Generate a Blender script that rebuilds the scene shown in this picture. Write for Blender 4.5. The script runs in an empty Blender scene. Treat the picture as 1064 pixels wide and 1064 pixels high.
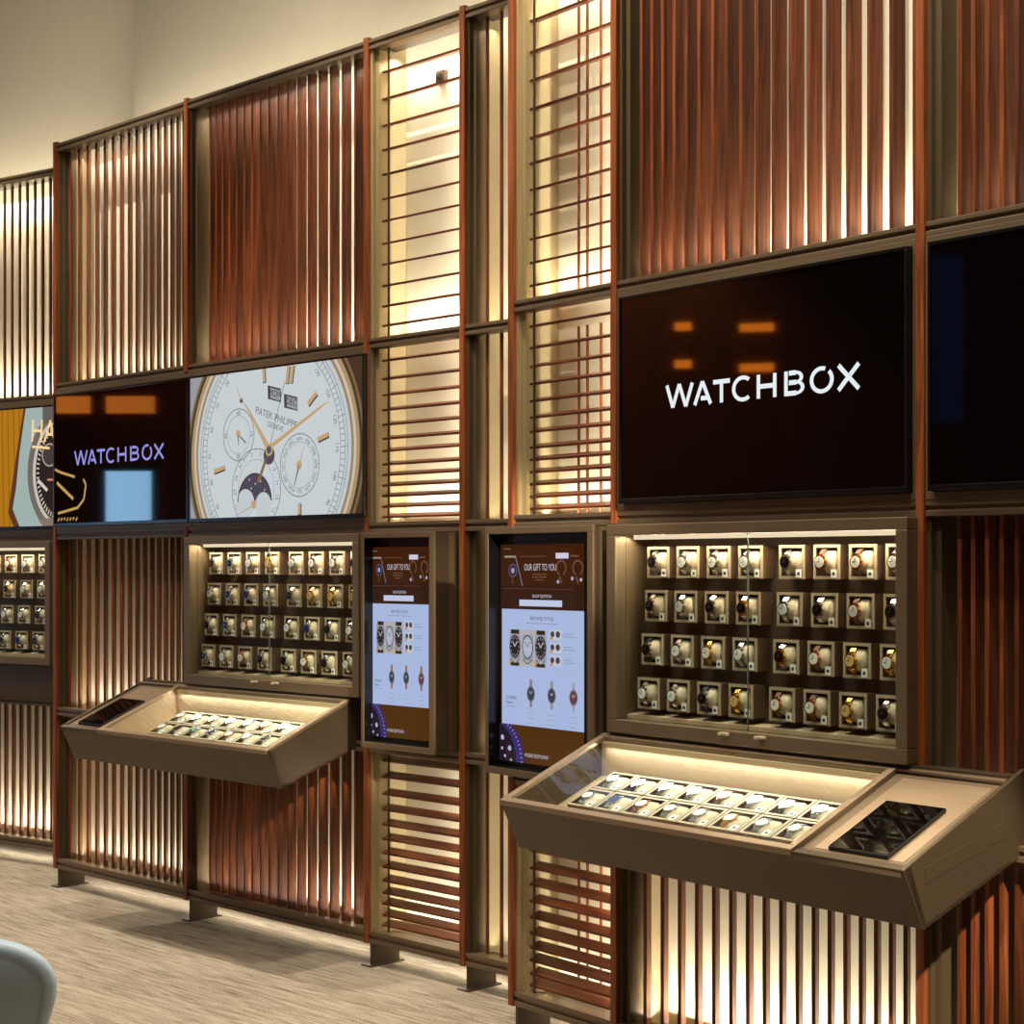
import bpy, math, random
from mathutils import Matrix, Vector
random.seed(7)
C = bpy.context.scene.collection
R = math.radians

# ---------------------------------------------------------------- camera / view
sc = bpy.context.scene
sc.view_settings.view_transform = 'Standard'
sc.view_settings.look = 'None'
sc.view_settings.gamma = 1.0
sc.view_settings.exposure = 0.0
sc.view_settings.use_curve_mapping = False
cam = bpy.data.cameras.new('camera'); camo = bpy.data.objects.new('camera', cam); C.objects.link(camo)
camo.location = (0, 0, 1.71); camo.rotation_euler = (R(90), 0, 0)
cam.sensor_width = 36; cam.lens = 1800 / 1064 * 36; cam.shift_y = 56 / 1064
cam.clip_start = 0.05; cam.clip_end = 100
sc.camera = camo

# ---------------------------------------------------------------- bays: u along the wall, w out of the wall, z up
BAY = {
    'A': ((-2.971, 10.0522), (0.8219, -0.5697)),
    'B': ((-2.4129, 9.2211), (0.7051, -0.7091)),
    'C': ((0.013, 6.3464), (0.6226, -0.7826)),
    'W': ((0, 0), (1, 0)),
}
def bmat(b):
    O, d = BAY[b]
    return Matrix.Translation((O[0], O[1], 0)) @ Matrix.Rotation(math.atan2(d[1], d[0]), 4, 'Z')
BM = {k: bmat(k) for k in BAY}
def brz(b): return math.atan2(BAY[b][1][1], BAY[b][1][0])
def P(b, u, w, z): return BM[b] @ Vector((u, -w, z))

# ---------------------------------------------------------------- materials
def lin(c):
    r = []
    for v in c:
        v /= 255
        r.append(v / 12.92 if v <= .04045 else ((v + .055) / 1.055) ** 2.4)
    return (*r, 1)
def nt(name):
    m = bpy.data.materials.new(name); m.use_nodes = True
    t = m.node_tree; return m, t, t.nodes['Principled BSDF']
def simple(name, rgb, rough=.5, metal=0., spec=.5, bump=0, var=0, coat=0):
    m, t, b = nt(name)
    b.inputs['Base Color'].default_value = lin(rgb); b.inputs['Roughness'].default_value = rough
    b.inputs['Metallic'].default_value = metal; b.inputs['Specular IOR Level'].default_value = spec
    if coat: b.inputs['Coat Weight'].default_value = coat; b.inputs['Coat Roughness'].default_value = .08
    tc = t.nodes.new('ShaderNodeTexCoord'); n = t.nodes.new('ShaderNodeTexNoise')
    n.inputs['Scale'].default_value = 18; n.inputs['Detail'].default_value = 4
    t.links.new(tc.outputs['Object'], n.inputs['Vector'])
    mx = t.nodes.new('ShaderNodeMix'); mx.data_type = 'RGBA'
    c = lin(rgb); k = var if var else .06
    mx.inputs[6].default_value = tuple(v * (1 - k) for v in c[:3]) + (1,)
    mx.inputs[7].default_value = tuple(min(1, v * (1 + k)) for v in c[:3]) + (1,)
    t.links.new(n.outputs['Fac'], mx.inputs[0]); t.links.new(mx.outputs[2], b.inputs['Base Color'])
    if bump:
        bp = t.nodes.new('ShaderNodeBump'); bp.inputs['Strength'].default_value = bump; bp.inputs['Distance'].default_value = .004
        n2 = t.nodes.new('ShaderNodeTexNoise'); n2.inputs['Scale'].default_value = 160
        t.links.new(tc.outputs['Object'], n2.inputs['Vector']); t.links.new(n2.outputs['Fac'], bp.inputs['Height'])
        t.links.new(bp.outputs['Normal'], b.inputs['Normal'])
    return m
def wood(name, horiz=False, dark=(60, 27, 12), mid=(108, 54, 27), light=(146, 82, 45)):
    m, t, b = nt(name)
    tc = t.nodes.new('ShaderNodeTexCoord'); mp = t.nodes.new('ShaderNodeMapping')
    mp.inputs['Scale'].default_value = (1.6, 38, 38) if horiz else (38, 38, 1.6)
    geo = t.nodes.new('ShaderNodeNewGeometry')
    add = t.nodes.new('ShaderNodeVectorMath'); add.operation = 'ADD'
    cmb = t.nodes.new('ShaderNodeCombineXYZ'); mu = t.nodes.new('ShaderNodeMath'); mu.operation = 'MULTIPLY'; mu.inputs[1].default_value = 37
    t.links.new(geo.outputs['Random Per Island'], mu.inputs[0])
    for i in range(3): t.links.new(mu.outputs[0], cmb.inputs[i])
    t.links.new(tc.outputs['Object'], mp.inputs['Vector']); t.links.new(mp.outputs[0], add.inputs[0]); t.links.new(cmb.outputs[0], add.inputs[1])
    n = t.nodes.new('ShaderNodeTexNoise'); n.inputs['Scale'].default_value = 1; n.inputs['Detail'].default_value = 6
    n.inputs['Distortion'].default_value = 1.6; n.inputs['Roughness'].default_value = .62
    t.links.new(add.outputs[0], n.inputs['Vector'])
    rp = t.nodes.new('ShaderNodeValToRGB'); e = rp.color_ramp.elements
    e[0].position = .3; e[0].color = lin(dark); e[1].position = .72; e[1].color = lin(light)
    x = rp.color_ramp.elements.new(.5); x.color = lin(mid)
    t.links.new(n.outputs['Fac'], rp.inputs[0])
    hs = t.nodes.new('ShaderNodeHueSaturation')
    mr = t.nodes.new('ShaderNodeMapRange'); mr.inputs[3].default_value = .68; mr.inputs[4].default_value = 1.28
    t.links.new(geo.outputs['Random Per Island'], mr.inputs[0]); t.links.new(mr.outputs[0], hs.inputs['Value'])
    t.links.new(rp.outputs[0], hs.inputs['Color']); t.links.new(hs.outputs[0], b.inputs['Base Color'])
    b.inputs['Roughness'].default_value = .42; b.inputs['Specular IOR Level'].default_value = .35
    return m
def bronze(name, rgb, rough=.42, metal=.5, horiz=True):
    m, t, b = nt(name)
    tc = t.nodes.new('ShaderNodeTexCoord'); mp = t.nodes.new('ShaderNodeMapping')
    mp.inputs['Scale'].default_value = (2, 2, 260) if horiz else (260, 260, 2)
    n = t.nodes.new('ShaderNodeTexNoise'); n.inputs['Scale'].default_value = 1; n.inputs['Detail'].default_value = 3
    t.links.new(tc.outputs['Object'], mp.inputs[0]); t.links.new(mp.outputs[0], n.inputs['Vector'])
    c = lin(rgb); mx = t.nodes.new('ShaderNodeMix'); mx.data_type = 'RGBA'
    mx.inputs[6].default_value = tuple(v * .8 for v in c[:3]) + (1,); mx.inputs[7].default_value = tuple(v * 1.15 for v in c[:3]) + (1,)
    t.links.new(n.outputs['Fac'], mx.inputs[0]); t.links.new(mx.outputs[2], b.inputs['Base Color'])
    b.inputs['Metallic'].default_value = metal; b.inputs['Roughness'].default_value = rough
    return m
def emit(name, rgb, s=1.0, gloss=True):
    m, t, b = nt(name)
    b.inputs['Base Color'].default_value = (0.004, 0.004, 0.004, 1)
    b.inputs['Emission Color'].default_value = lin(rgb); b.inputs['Emission Strength'].default_value = s
    b.inputs['Roughness'].default_value = .08 if gloss else .6
    if not gloss: b.inputs['Specular IOR Level'].default_value = 0
    return m
def glass(name, tint=(0.93, .97, .95, 1), refl=1.0):
    m = bpy.data.materials.new(name); m.use_nodes = True; t = m.node_tree; t.nodes.clear()
    o = t.nodes.new('ShaderNodeOutputMaterial'); tr = t.nodes.new('ShaderNodeBsdfTransparent'); gl = t.nodes.new('ShaderNodeBsdfGlossy')
    mx = t.nodes.new('ShaderNodeMixShader'); g = t.nodes.new('ShaderNodeNewGeometry')
    def mth(op, a, b):
        n = t.nodes.new('ShaderNodeMath'); n.operation = op
        for i, q in enumerate((a, b)):
            if isinstance(q, (int, float)): n.inputs[i].default_value = q
            elif q is not None: t.links.new(q, n.inputs[i])
        return n.outputs[0]
    dt = t.nodes.new('ShaderNodeVectorMath'); dt.operation = 'DOT_PRODUCT'; t.links.new(g.outputs['Normal'], dt.inputs[0]); t.links.new(g.outputs['Incoming'], dt.inputs[1])
    k = mth('POWER', mth('SUBTRACT', 1, mth('ABSOLUTE', dt.outputs['Value'], None)), 5)
    k = mth('MULTIPLY', mth('ADD', mth('MULTIPLY', k, .96), .045), mth('SUBTRACT', 1, g.outputs['Backfacing']))
    gl.inputs['Roughness'].default_value = .02; tr.inputs[0].default_value = tint
    t.links.new(k, mx.inputs[0]); t.links.new(tr.outputs[0], mx.inputs[1]); t.links.new(gl.outputs[0], mx.inputs[2]); t.links.new(mx.outputs[0], o.inputs[0])
    return m
M = dict(
    wood=wood('walnut_vertical'), woodh=wood('walnut_horizontal', True), fin=wood('walnut_fin', dark=(96, 46, 20), mid=(142, 74, 36), light=(170, 100, 54)),
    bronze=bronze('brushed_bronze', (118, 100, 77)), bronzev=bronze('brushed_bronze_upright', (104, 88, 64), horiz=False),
    bronzed=bronze('dark_bronze', (82, 67, 50), .40), bronzel=bronze('pale_bronze', (160, 138, 112), .38, .6),
    cream=simple('cream_backing', (232, 224, 196), .7), plaster=simple('cream_plaster', (218, 208, 182), .85, var=.04),
    black=simple('black_bezel', (14, 14, 14), .25), scr=simple('black_glass', (4, 3, 3), .03, spec=.5),
    steel=simple('steel', (215, 215, 220), .22, 1), gold=simple('gold', (232, 180, 96), .25, 1), rose=simple('rose_gold', (222, 160, 128), .25, 1),
    leatherb=simple('black_strap', (25, 22, 22), .6), leathert=simple('brown_strap', (92, 52, 30), .6),
    dialb=simple('dial_black', (14, 14, 18), .2), dialw=simple('dial_white', (232, 232, 228), .3), dialn=simple('dial_blue', (25, 45, 105), .2),
    dialg=simple('dial_green', (20, 130, 100), .2), dialc=simple('dial_champagne', (210, 180, 120), .3),
    cushion=simple('cream_cushion', (205, 188, 160), .75, var=.1), boxf=simple('box_front', (178, 160, 134), .45), tan=simple('tan_panel', (168, 150, 112), .6), lining=simple('tray_lining', (206, 180, 148), .45, .15), post_lit=bronze('bronze_upright_lit', (176, 158, 116), .45, .35, False), boxd=simple('box_dark', (98, 75, 56), .6),
    tag=simple('tag_card', (245, 243, 238), .6), ink=simple('ink', (60, 60, 60), .6),
    panel=bronze('cabinet_back', (92, 76, 58), .5, .4), wall=wood('left_panelling', dark=(70, 34, 16), mid=(110, 56, 28), light=(140, 76, 40)), ceil=simple('ceiling_paint', (120, 108, 90), .9),
    led=emit('led_warm', (255, 226, 190), 1.0, False), leather=simple('grey_blue_leather', (200, 222, 236), .42, var=.05, bump=.15),
    stitch=simple('stitch', (190, 196, 198), .7), dark=simple('dark_metal', (40, 36, 32), .4, .6), wire=simple('dark_rod', (70, 62, 48), .4, .6),
    glass=glass('clear_glass'), edge=simple('glass_edge', (92, 104, 98), .2),
    lamp=emit('amber_lamp', (255, 135, 35), 9, False), amber2=emit('amber_cove', (255, 140, 50), 4, False), sky2=emit('dim_window', (80, 110, 180), .35, False), day=emit('daylight', (150, 200, 240), 9.0, False),
)
def carpet():
    m, t, b = nt('carpet')
    tc = t.nodes.new('ShaderNodeTexCoord'); mp = t.nodes.new('ShaderNodeMapping')
    m0 = t.nodes.new('ShaderNodeMapping'); m0.inputs['Rotation'].default_value = (0, 0, R(45)); mp.inputs['Scale'].default_value = (4.5, 60, 1)
    t.links.new(tc.outputs['Object'], m0.inputs[0]); t.links.new(m0.outputs[0], mp.inputs[0])
    n = t.nodes.new('ShaderNodeTexNoise'); n.inputs['Scale'].default_value = 1; n.inputs['Detail'].default_value = 5; n.inputs['Distortion'].default_value = .8
    t.links.new(mp.outputs[0], n.inputs['Vector'])
    n2 = t.nodes.new('ShaderNodeTexNoise'); n2.inputs['Scale'].default_value = 130; n2.inputs['Detail'].default_value = 3
    t.links.new(tc.outputs['Object'], n2.inputs['Vector'])
    n3 = t.nodes.new('ShaderNodeTexNoise'); n3.inputs['Scale'].default_value = 1.3
    t.links.new(tc.outputs['Object'], n3.inputs['Vector'])
    ad = t.nodes.new('ShaderNodeMath'); ad.operation = 'MULTIPLY_ADD'; ad.inputs[1].default_value = .55
    t.links.new(n.outputs['Fac'], ad.inputs[0])
    a2 = t.nodes.new('ShaderNodeMath'); a2.operation = 'MULTIPLY'; a2.inputs[1].default_value = .36
    t.links.new(n2.outputs['Fac'], a2.inputs[0])
    a3 = t.nodes.new('ShaderNodeMath'); a3.operation = 'MULTIPLY_ADD'; a3.inputs[1].default_value = .17
    t.links.new(n3.outputs['Fac'], a3.inputs[0]); t.links.new(a2.outputs[0], a3.inputs[2]); t.links.new(a3.outputs[0], ad.inputs[2])
    rp = t.nodes.new('ShaderNodeValToRGB'); e = rp.color_ramp.elements
    e[0].position = .38; e[0].color = lin((106, 93, 77)); e[1].position = .62; e[1].color = lin((178, 165, 146))
    t.links.new(ad.outputs[0], rp.inputs[0]); t.links.new(rp.outputs[0], b.inputs['Base Color'])
    b.inputs['Roughness'].default_value = .95; b.inputs['Specular IOR Level'].default_value = .1
    bp = t.nodes.new('ShaderNodeBump'); bp.inputs['Strength'].default_value = .5; bp.inputs['Distance'].default_value = .006
    t.links.new(ad.outputs[0], bp.inputs['Height']); t.links.new(bp.outputs['Normal'], b.inputs['Normal'])
    return m
M['carpet'] = carpet()

# ---------------------------------------------------------------- mesh builder (bay coordinates u, w, z)
class MB:
    def __init__(s): s.v = []; s.f = []; s.m = []
    def poly(s, pts, mi=0):
        k = len(s.v); s.v += [tuple(p) for p in pts]; s.f.append(list(range(k, k + len(pts)))); s.m.append(mi)
    def faces(s, vs, fs, mi=0):
        k = len(s.v); s.v += [tuple(p) for p in vs]
        for f in fs: s.f.append([k + i for i in f]); s.m.append(mi)
    def box(s, u0, u1, w0, w1, z0, z1, mi=0):
        vs = [(u, w, z) for z in (z0, z1) for w in (w0, w1) for u in (u0, u1)]
        s.faces(vs, [(0, 1, 3, 2), (4, 6, 7, 5), (0, 4, 5, 1), (2, 3, 7, 6), (0, 2, 6, 4), (1, 5, 7, 3)], mi); return s
    def prof(s, pts, u0, u1, mi=0):            # (w,z) outline pulled along u
        n = len(pts)
        vs = [(u0, w, z) for w, z in pts] + [(u1, w, z) for w, z in pts]
        s.faces(vs, [tuple(range(n)), tuple(range(2 * n - 1, n - 1, -1))] + [(i, i + n, (i + 1) % n + n, (i + 1) % n) for i in range(n)], mi); return s
    def plan(s, pts, z0, z1, mi=0):            # (u,w) outline pulled along z
        n = len(pts)
        vs = [(u, w, z0) for u, w in pts] + [(u, w, z1) for u, w in pts]
        s.faces(vs, [tuple(range(n)), tuple(range(2 * n - 1, n - 1, -1))] + [(i, i + n, (i + 1) % n + n, (i + 1) % n) for i in range(n)], mi); return s
    def front(s, pts, w0, w1, mi=0):           # (u,z) outline pulled along w
        n = len(pts)
        vs = [(u, w0, z) for u, z in pts] + [(u, w1, z) for u, z in pts]
        s.faces(vs, [tuple(range(n)), tuple(range(2 * n - 1, n - 1, -1))] + [(i, i + n, (i + 1) % n + n, (i + 1) % n) for i in range(n)], mi); return s
    def ring(s, u0, u1, z0, z1, t, w0, w1, mi=0):
        tl, tr, tb, tt = t if isinstance(t, tuple) else (t, t, t, t)
        s.box(u0, u1, w0, w1, z0, z0 + tb, mi); s.box(u0, u1, w0, w1, z1 - tt, z1, mi)
        s.box(u0, u0 + tl, w0, w1, z0 + tb, z1 - tt, mi); s.box(u1 - tr, u1, w0, w1, z0 + tb, z1 - tt, mi); return s
BASE = {}
def cp(o, **k):
    for a, v in k.items():
        if v is not None: o[a] = v
def build(mb, name, mats, bay, parent=None, base=(0, 0, 0), bevel=0, smooth=False):
    if parent is not None: base = BASE[parent.name]
    me = bpy.data.meshes.new(name)
    me.from_pydata([(u - base[0], -(w - base[1]), z - base[2]) for u, w, z in mb.v], [], mb.f)
    for m in (mats if isinstance(mats, (list, tuple)) else [mats]): me.materials.append(m)
    for p, i in zip(me.polygons, mb.m): p.material_index = i; p.use_smooth = smooth
    import bmesh
    bm = bmesh.new(); bm.from_mesh(me); bmesh.ops.recalc_face_normals(bm, faces=bm.faces); bm.to_mesh(me); bm.free()
    o = bpy.data.objects.new(name, me); C.objects.link(o)
    if parent is not None: o.parent = parent; BASE[o.name] = base
    else:
        o.location = P(bay, *base); o.rotation_euler = (0, 0, brz(bay)); BASE[o.name] = base
    if bevel:
        b = o.modifiers.new('bevel', 'BEVEL'); b.width = bevel; b.segments = 2; b.limit_method = 'ANGLE'; b.angle_limit = R(40)
    return o
def thing(bay, name, label, cat, base, group=None):
    o = bpy.data.objects.new(name, None); C.objects.link(o); o.empty_display_size = .05
    o.location = P(bay, *base); o.rotation_euler = (0, 0, brz(bay)); cp(o, label=label, category=cat, group=group)
    BASE[o.name] = base; return o
def area(bay, u, w, z, lu, lw, rot, power, col=(1, .84, .62), name='strip_lamp', spread=None):
    l = bpy.data.lights.new(name, 'AREA'); l.shape = 'RECTANGLE'; l.size = lu; l.size_y = lw; l.energy = power; l.color = col
    if spread: l.spread = spread
    o = bpy.data.objects.new(name, l); C.objects.link(o); o.location = P(bay, u, w, z)
    o.rotation_euler = (rot, 0, brz(bay)); return o
def spot(bay, u, w, z, tu, tw, tz, power, size=70, blend=.6, rad=.04, col=(1, .90, .74)):
    l = bpy.data.lights.new('downlight_or_fill', 'SPOT'); l.energy = power; l.spot_size = R(size); l.spot_blend = blend; l.shadow_soft_size = rad; l.color = col
    o = bpy.data.objects.new('downlight_or_fill', l); C.objects.link(o); p = P(bay, u, w, z); o.location = p
    o.rotation_euler = (P(bay, tu, tw, tz) - p).to_track_quat('-Z', 'Y').to_euler(); return o

# ---------------------------------------------------------------- room
def struct(mb, name, mat, bay='W', bevel=0):
    o = build(mb, name, mat, bay); o['kind'] = 'structure'; return o
ZC = 5.6
struct(MB().box(-10, 5.5, -13, 2.5, -.1, 0), 'floor', M['carpet'])
struct(MB().box(-10, 5.5, -13, 2.5, ZC, ZC + .1), 'ceiling', M['ceil'])
struct(MB().box(-10, -9.9, -13, 2.5, 0, ZC), 'wall_left', M['wall'])
struct(MB().box(5.4, 5.5, -13, 2.5, 0, ZC), 'wall_right', M['wall'])
struct(MB().box(-10, 5.5, 2.4, 2.5, 0, ZC), 'wall_front', M['wall'])
struct(MB().box(-10, 5.5, -13, -12.9, 0, ZC), 'wall_rear', M['wall'])
struct(MB().box(-6, .95, -.60, -.50, 0, ZC), 'wall_back_left', M['plaster'], 'A')
struct(MB().box(0, 3.95, -.56, -.463, 0, ZC), 'wall_back_middle', M['plaster'], 'B')
struct(MB().box(.02, 3.6, -.56, -.463, 0, ZC), 'wall_back_right', M['plaster'], 'C')
struct(MB().box(-6, .60, -.50, -.485, 0, .09), 'baseboard_left', M['woodh'], 'A')
# daylight window and amber shelf lamps on the far left side of the room (seen mirrored in the screens)
w1 = MB(); w1.box(-9.9, -9.85, -10.72, -10.28, .9, 2.62, 0)
wf = MB(); 
for a, b_, c_, d_ in ((-10.77, -10.72, .85, 2.67), (-10.28, -10.23, .85, 2.67), (-10.72, -10.28, .85, .9), (-10.72, -10.28, 2.62, 2.67)): wf.box(-9.9, -9.84, a, b_, c_, d_)
o = struct(w1, 'window_1', M['day'])
o2 = build(wf, 'window_frame', M['dark'], 'W', parent=o); o2['kind'] = 'structure'

for y0, y1, z0, z1, mt in ((6.14, 6.45, 3.87, 3.94, 'lamp'), (6.14, 6.45, 3.50, 3.57, 'lamp'), (6.90, 7.05, 3.90, 3.97, 'lamp'), (6.90, 7.05, 3.55, 3.62, 'lamp'), (10.26, 10.72, 3.18, 3.34, 'amber2'), (10.88, 11.2, 3.18, 3.34, 'amber2')):
    o = struct(MB().box(-9.9, -9.86, -y1, -y0, z0, z1), 'cove_lamp_1', M[mt])  # glowing amber lamps out of view, set for their reflections
o = struct(MB().box(-9.9, -9.87, -4.85, -4.45, 3.0, 4.5), 'window_2', M['sky2'])

# ---------------------------------------------------------------- frames
RAILS = {'r0': (.097, .150), 'r1': (.913, .957), 'r2': (1.850, 1.896), 'r3': (2.640, 2.682), 'r4': (3.918, 3.961)}
def rail(mb, u0, u1, z0, z1, w=0):
    # grooved channel: front lip, recess, lip
    h = z1 - z0
    mb.prof([(w, z0), (w, z0 + .35 * h), (w - .010, z0 + .40 * h), (w - .010, z0 + .62 * h), (w, z0 + .67 * h), (w, z1), (w - .06, z1), (w - .06, z0)], u0, u1)
def fin(mb, u, z0, z1): mb.box(u, u + .030, -.035, .005, z0, z1)
def post(mb, u, z0, z1):
    mb.plan([(u, -.10), (u, -.012), (u + .012, -.012), (u + .012, -.03), (u + .034, -.03), (u + .034, -.10)], z0, z1)
def foot(root, bay, u):
    m = MB(); m.box(u, u + .012, -.16, -.005, .006, .097); m.box(u - .03, u + .035, -.17, .02, 0, .006)
    build(m, 'foot_plate', M['bronzed'], bay, root)
frames = {}
LIT_POSTS = {('B', 2.522), ('C', -.040)}  # posts beside louvres: paler bronze, their lit look put into the colour
def frame(bay, label, us, rails, ends, base):
    root = thing(bay, 'shop_shelving', label, 'wall frame', base)
    frames[bay] = root
    for u, segs in us:
        for z0, z1 in segs:
            m = MB(); fin(m, u, z0, z1); build(m, 'wooden_fin', M['fin'], bay, root, bevel=.002)
        m = MB(); post(m, u + .030, .1, 3.95); build(m, 'bronze_post', M['post_lit' if (bay, u) in LIT_POSTS else 'bronzev'], bay, root)
        m = MB(); m.box(u + .058, u + .0635, -.185, -.101, .1, 3.955); m.box(u + .004, u + .022, -.185, -.10, .1, 3.955); build(m, 'divider_panel', M['tan'], bay, root)
        foot(root, bay, u + .034)
    for u0, u1, key in rails:
        m = MB(); rail(m, u0, u1, *RAILS[key]); build(m, 'rail', M['bronze'], bay, root, bevel=.0015)
    for q0, q1 in ((3.925, 3.958), (.100, .140)):
        m = MB(); m.box(ends[0], ends[1], -.125, -.061, q0, q1); build(m, 'slat_light_block', M['bronzed'], bay, root)  # added to stop strip light passing the slat ends
    m = MB(); m.box(ends[0], ends[1], -.205, -.187, .105, 3.86); build(m, 'backing_panel', M['cream'], bay, root)
    return root
full = [(.095, 3.972)]
frame('A', 'bronze wall frame at the far left edge, set back behind the others',
      [(-.86, full)], [(-1.9, -.83 - .03, k) for k in ('r0', 'r1', 'r2', 'r3', 'r4')] + [(-.83, .50, k) for k in ('r0', 'r1', 'r2', 'r3', 'r4')], (-1.9, .52), (-.8, 0, 0))
pB = [-.052, 1.172, 2.522, 3.123]
frame('B', 'bronze and wood wall frame in the middle, holding two screens and the far kiosk',
      [(pB[0], full), (pB[1], [(.095, .90), (1.858, 1.902), (2.645, 3.972)]), (pB[2], [(.095, 1.145), (1.855, 3.972)]), (pB[3], full)],
      [(a, b, k) for a, b in ((pB[0] + .03, pB[1]), (pB[1] + .03, pB[2]), (pB[2] + .03, pB[3]), (pB[3] + .03, 3.5)) for k in ('r0', 'r1', 'r2', 'r3', 'r4')],
      (pB[0] + .03, 3.5), (0, 0, 0))
pC = [-.040, .525, 1.824, 3.12]
frame('C', 'bronze and wood wall frame on the right, nearest, around the large screen',
      [(pC[0], [(.095, 1.0), (1.852, 3.972)]), (pC[1], [(.095, .78), (1.852, 3.972)]), (pC[2], [(.095, .77), (1.13, 3.972)]), (pC[3], full)],
      [(a, b, k) for a, b in ((pC[0] + .03, pC[1]), (pC[1] + .03, pC[2]), (pC[2] + .03, pC[3])) for k in ('r0', 'r1', 'r2', 'r3', 'r4')],
      (pC[0] + .03, 3.15), (0, 0, 0))

# ---------------------------------------------------------------- slat screens
def vslats(bay, us, z0, z1, phi, label, t=.012, D=.05, wf=-.048, grp=None):
    m = MB(); s, c = math.sin(phi), math.cos(phi)
    for u in us:
        a = (u, wf); bk = (u - s * D, wf - c * D)
        # keep the plate centred so that all stay inside the frame
        ox, oy = c * t / 2, -s * t / 2
        m.plan([(a[0] - ox, a[1] - oy), (a[0] + ox, a[1] + oy), (bk[0] + ox, bk[1] + oy), (bk[0] - ox, bk[1] - oy)], z0, z1)
    o = build(m, 'slat_screen', M['wood'], bay, base=(us[0], 0, z0)); cp(o, label=label, category='slat screen', group=grp); return o
def louvres(bay, u0, u1, zs, label, tilt=16, t=.009, D=.05, wf=-.048, rod=None, zr=None):
    root = thing(bay, 'louvre_screen', label, 'louvre screen', (u0, 0, zr[0]))
    m = MB(); s, c = math.sin(R(tilt)), math.cos(R(tilt))
    for z in zs:
        a = (wf, z - s * D / 2); b_ = (wf - c * D, z + s * D / 2); ox, oz = s * t / 2, c * t / 2
        m.prof([(a[0] - ox, a[1] - oz), (a[0] + ox, a[1] + oz), (b_[0] + ox, b_[1] + oz), (b_[0] - ox, b_[1] - oz)], u0, u1)
    build(m, 'slats', M['woodh'], bay, root)
    for r in rod:
        k = MB(); k.box(r, r + .008, -.044, -.038, zr[0], zr[1]); build(k, 'support_rod', M['wire'], bay, root)
    return root
def prog(a, b, n, p0, p1):                     # n slats between a and b, pitch running from p0 to p1
    ps = [p0 + (p1 - p0) * i / (n - 1) for i in range(n)]
    k = (b - a) / sum(ps); x = a; r = []
    for p in ps: x += p * k / 2; r.append(x); x += p * k / 2
    return r
Z = {'low': (.141, .913), 'mid': (.957, 1.850), 'tv': (1.896, 2.640), 'top': (2.682, 3.924)}
def zz(k): return Z[k][0], Z[k][1]
uA = prog(-.80, .55, 20, .068, .064)
vslats('A', uA, *zz('top'), R(57), 'backlit upright slat panel above the screen at the far left edge')
vslats('A', uA, *zz('low'), R(36), 'backlit upright slat panel near the floor at the far left edge')
uB = prog(-.014, 1.165, 17, .094, .048)
vslats('B', uB, *zz('top'), R(44), 'openly spaced upright slat panel above the distant logo screen')
vslats('B', uB, *zz('mid'), R(44), 'upright slat panel between the distant logo screen and the distant counter')
vslats('B', uB, *zz('low'), R(44), 'upright slat panel near the floor, left below the distant counter')
uB2 = prog(1.29, 2.535, 18, .050, .089)
vslats('B', uB2, *zz('top'), 0, D=.046, t=.012, label='reddish upright slat panel above the watch dial screen, closed at left')
vslats('B', uB2, *zz('low'), 0, D=.046, t=.012, label='dark upright slat panel near the floor, right below the distant counter')
zt = [3.83, 3.714, 3.60, 3.496, 3.391, 3.286, 3.192, 3.095, 3.006, 2.914, 2.827, 2.743]
zm = [2.594, 2.515, 2.447, 2.383, 2.32, 2.26, 2.208, 2.15, 2.105, 2.06, 2.015, 1.969, 1.925]
zl = [.884, .815, .741, .674, .61, .549, .488, .429, .37, .318, .271, .222, .180]
zk = [1.80 - i * .07 for i in range(13)]
a, b_ = pB[2] + .031, pB[3] - .001
louvres('B', a, b_, zt, 'wide-spaced louvre panel, topmost over the distant kiosk', rod=[2.632], zr=Z['top'])
louvres('B', a, b_, zm, 'close-spaced louvre panel directly above the distant kiosk', rod=[2.632], zr=Z['tv'])
louvres('B', a, b_, zl, 'brown louvre panel near the floor below the distant kiosk', rod=[2.632], zr=Z['low'], tilt=20)
uB4 = [3.236, 3.317, 3.40]
for k, lab in (('top', 'narrow upright slat panel, topmost, between the two louvre columns'), ('tv', 'narrow upright slat panel level with the screens, between the louvre columns'),
               ('mid', 'narrow upright slat panel between the two touch kiosks'), ('low', 'narrow upright slat panel near the floor between the louvre columns')):
    vslats('B', uB4, *zz(k), R(50), lab, D=.035)
a, b_ = pC[0] + .031, pC[1] - .001
louvres('C', a, b_, zt, 'wide-spaced louvre panel left of the large dark upright slats', rod=[.055], zr=Z['top'])
louvres('C', a, b_, zm, 'close-spaced louvre panel above the near kiosk, left of the large screen', rod=[.055], zr=Z['tv'])
louvres('C', a, b_, zl, 'brown louvre panel near the floor below the near counter', rod=[.055], zr=Z['low'], tilt=20)
for k, lab in (('top', 'lit uprights standing behind the wide-spaced near louvres'), ('tv', 'lit uprights standing behind the louvres above the near kiosk'), ('low', 'lit uprights standing behind the near floor louvres')):
    vslats('C', [.190, .238, .312], Z[k][0], Z[k][1] - .06, R(40), lab, t=.008, D=.02, wf=-.14)
uC2 = prog(.60, 1.822, 18, .050, .086)
vslats('C', uC2, *zz('top'), 0, D=.056, t=.014, label='large reddish upright slat panel above the large logo screen')
uC2r = prog(.600, 1.822, 18, .086, .050)
vslats('C', uC2r, *zz('low'), R(28), 'brightly backlit upright slat panel near the floor below the near counter')
uC3 = prog(1.915, 3.11, 20, .046, .080)
vslats('C', uC3, *zz('top'), 0, D=.062, t=.014, label='reddish upright slat panel in the top right corner')
vslats('C', uC3, *zz('mid'), 0, D=.062, t=.014, label='reddish upright slat panel at right edge above the tablet shelf')
vslats('C', uC3, *zz('low'), 0, D=.062, t=.014, label='dark upright slat panel at right edge below the near counter')
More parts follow.
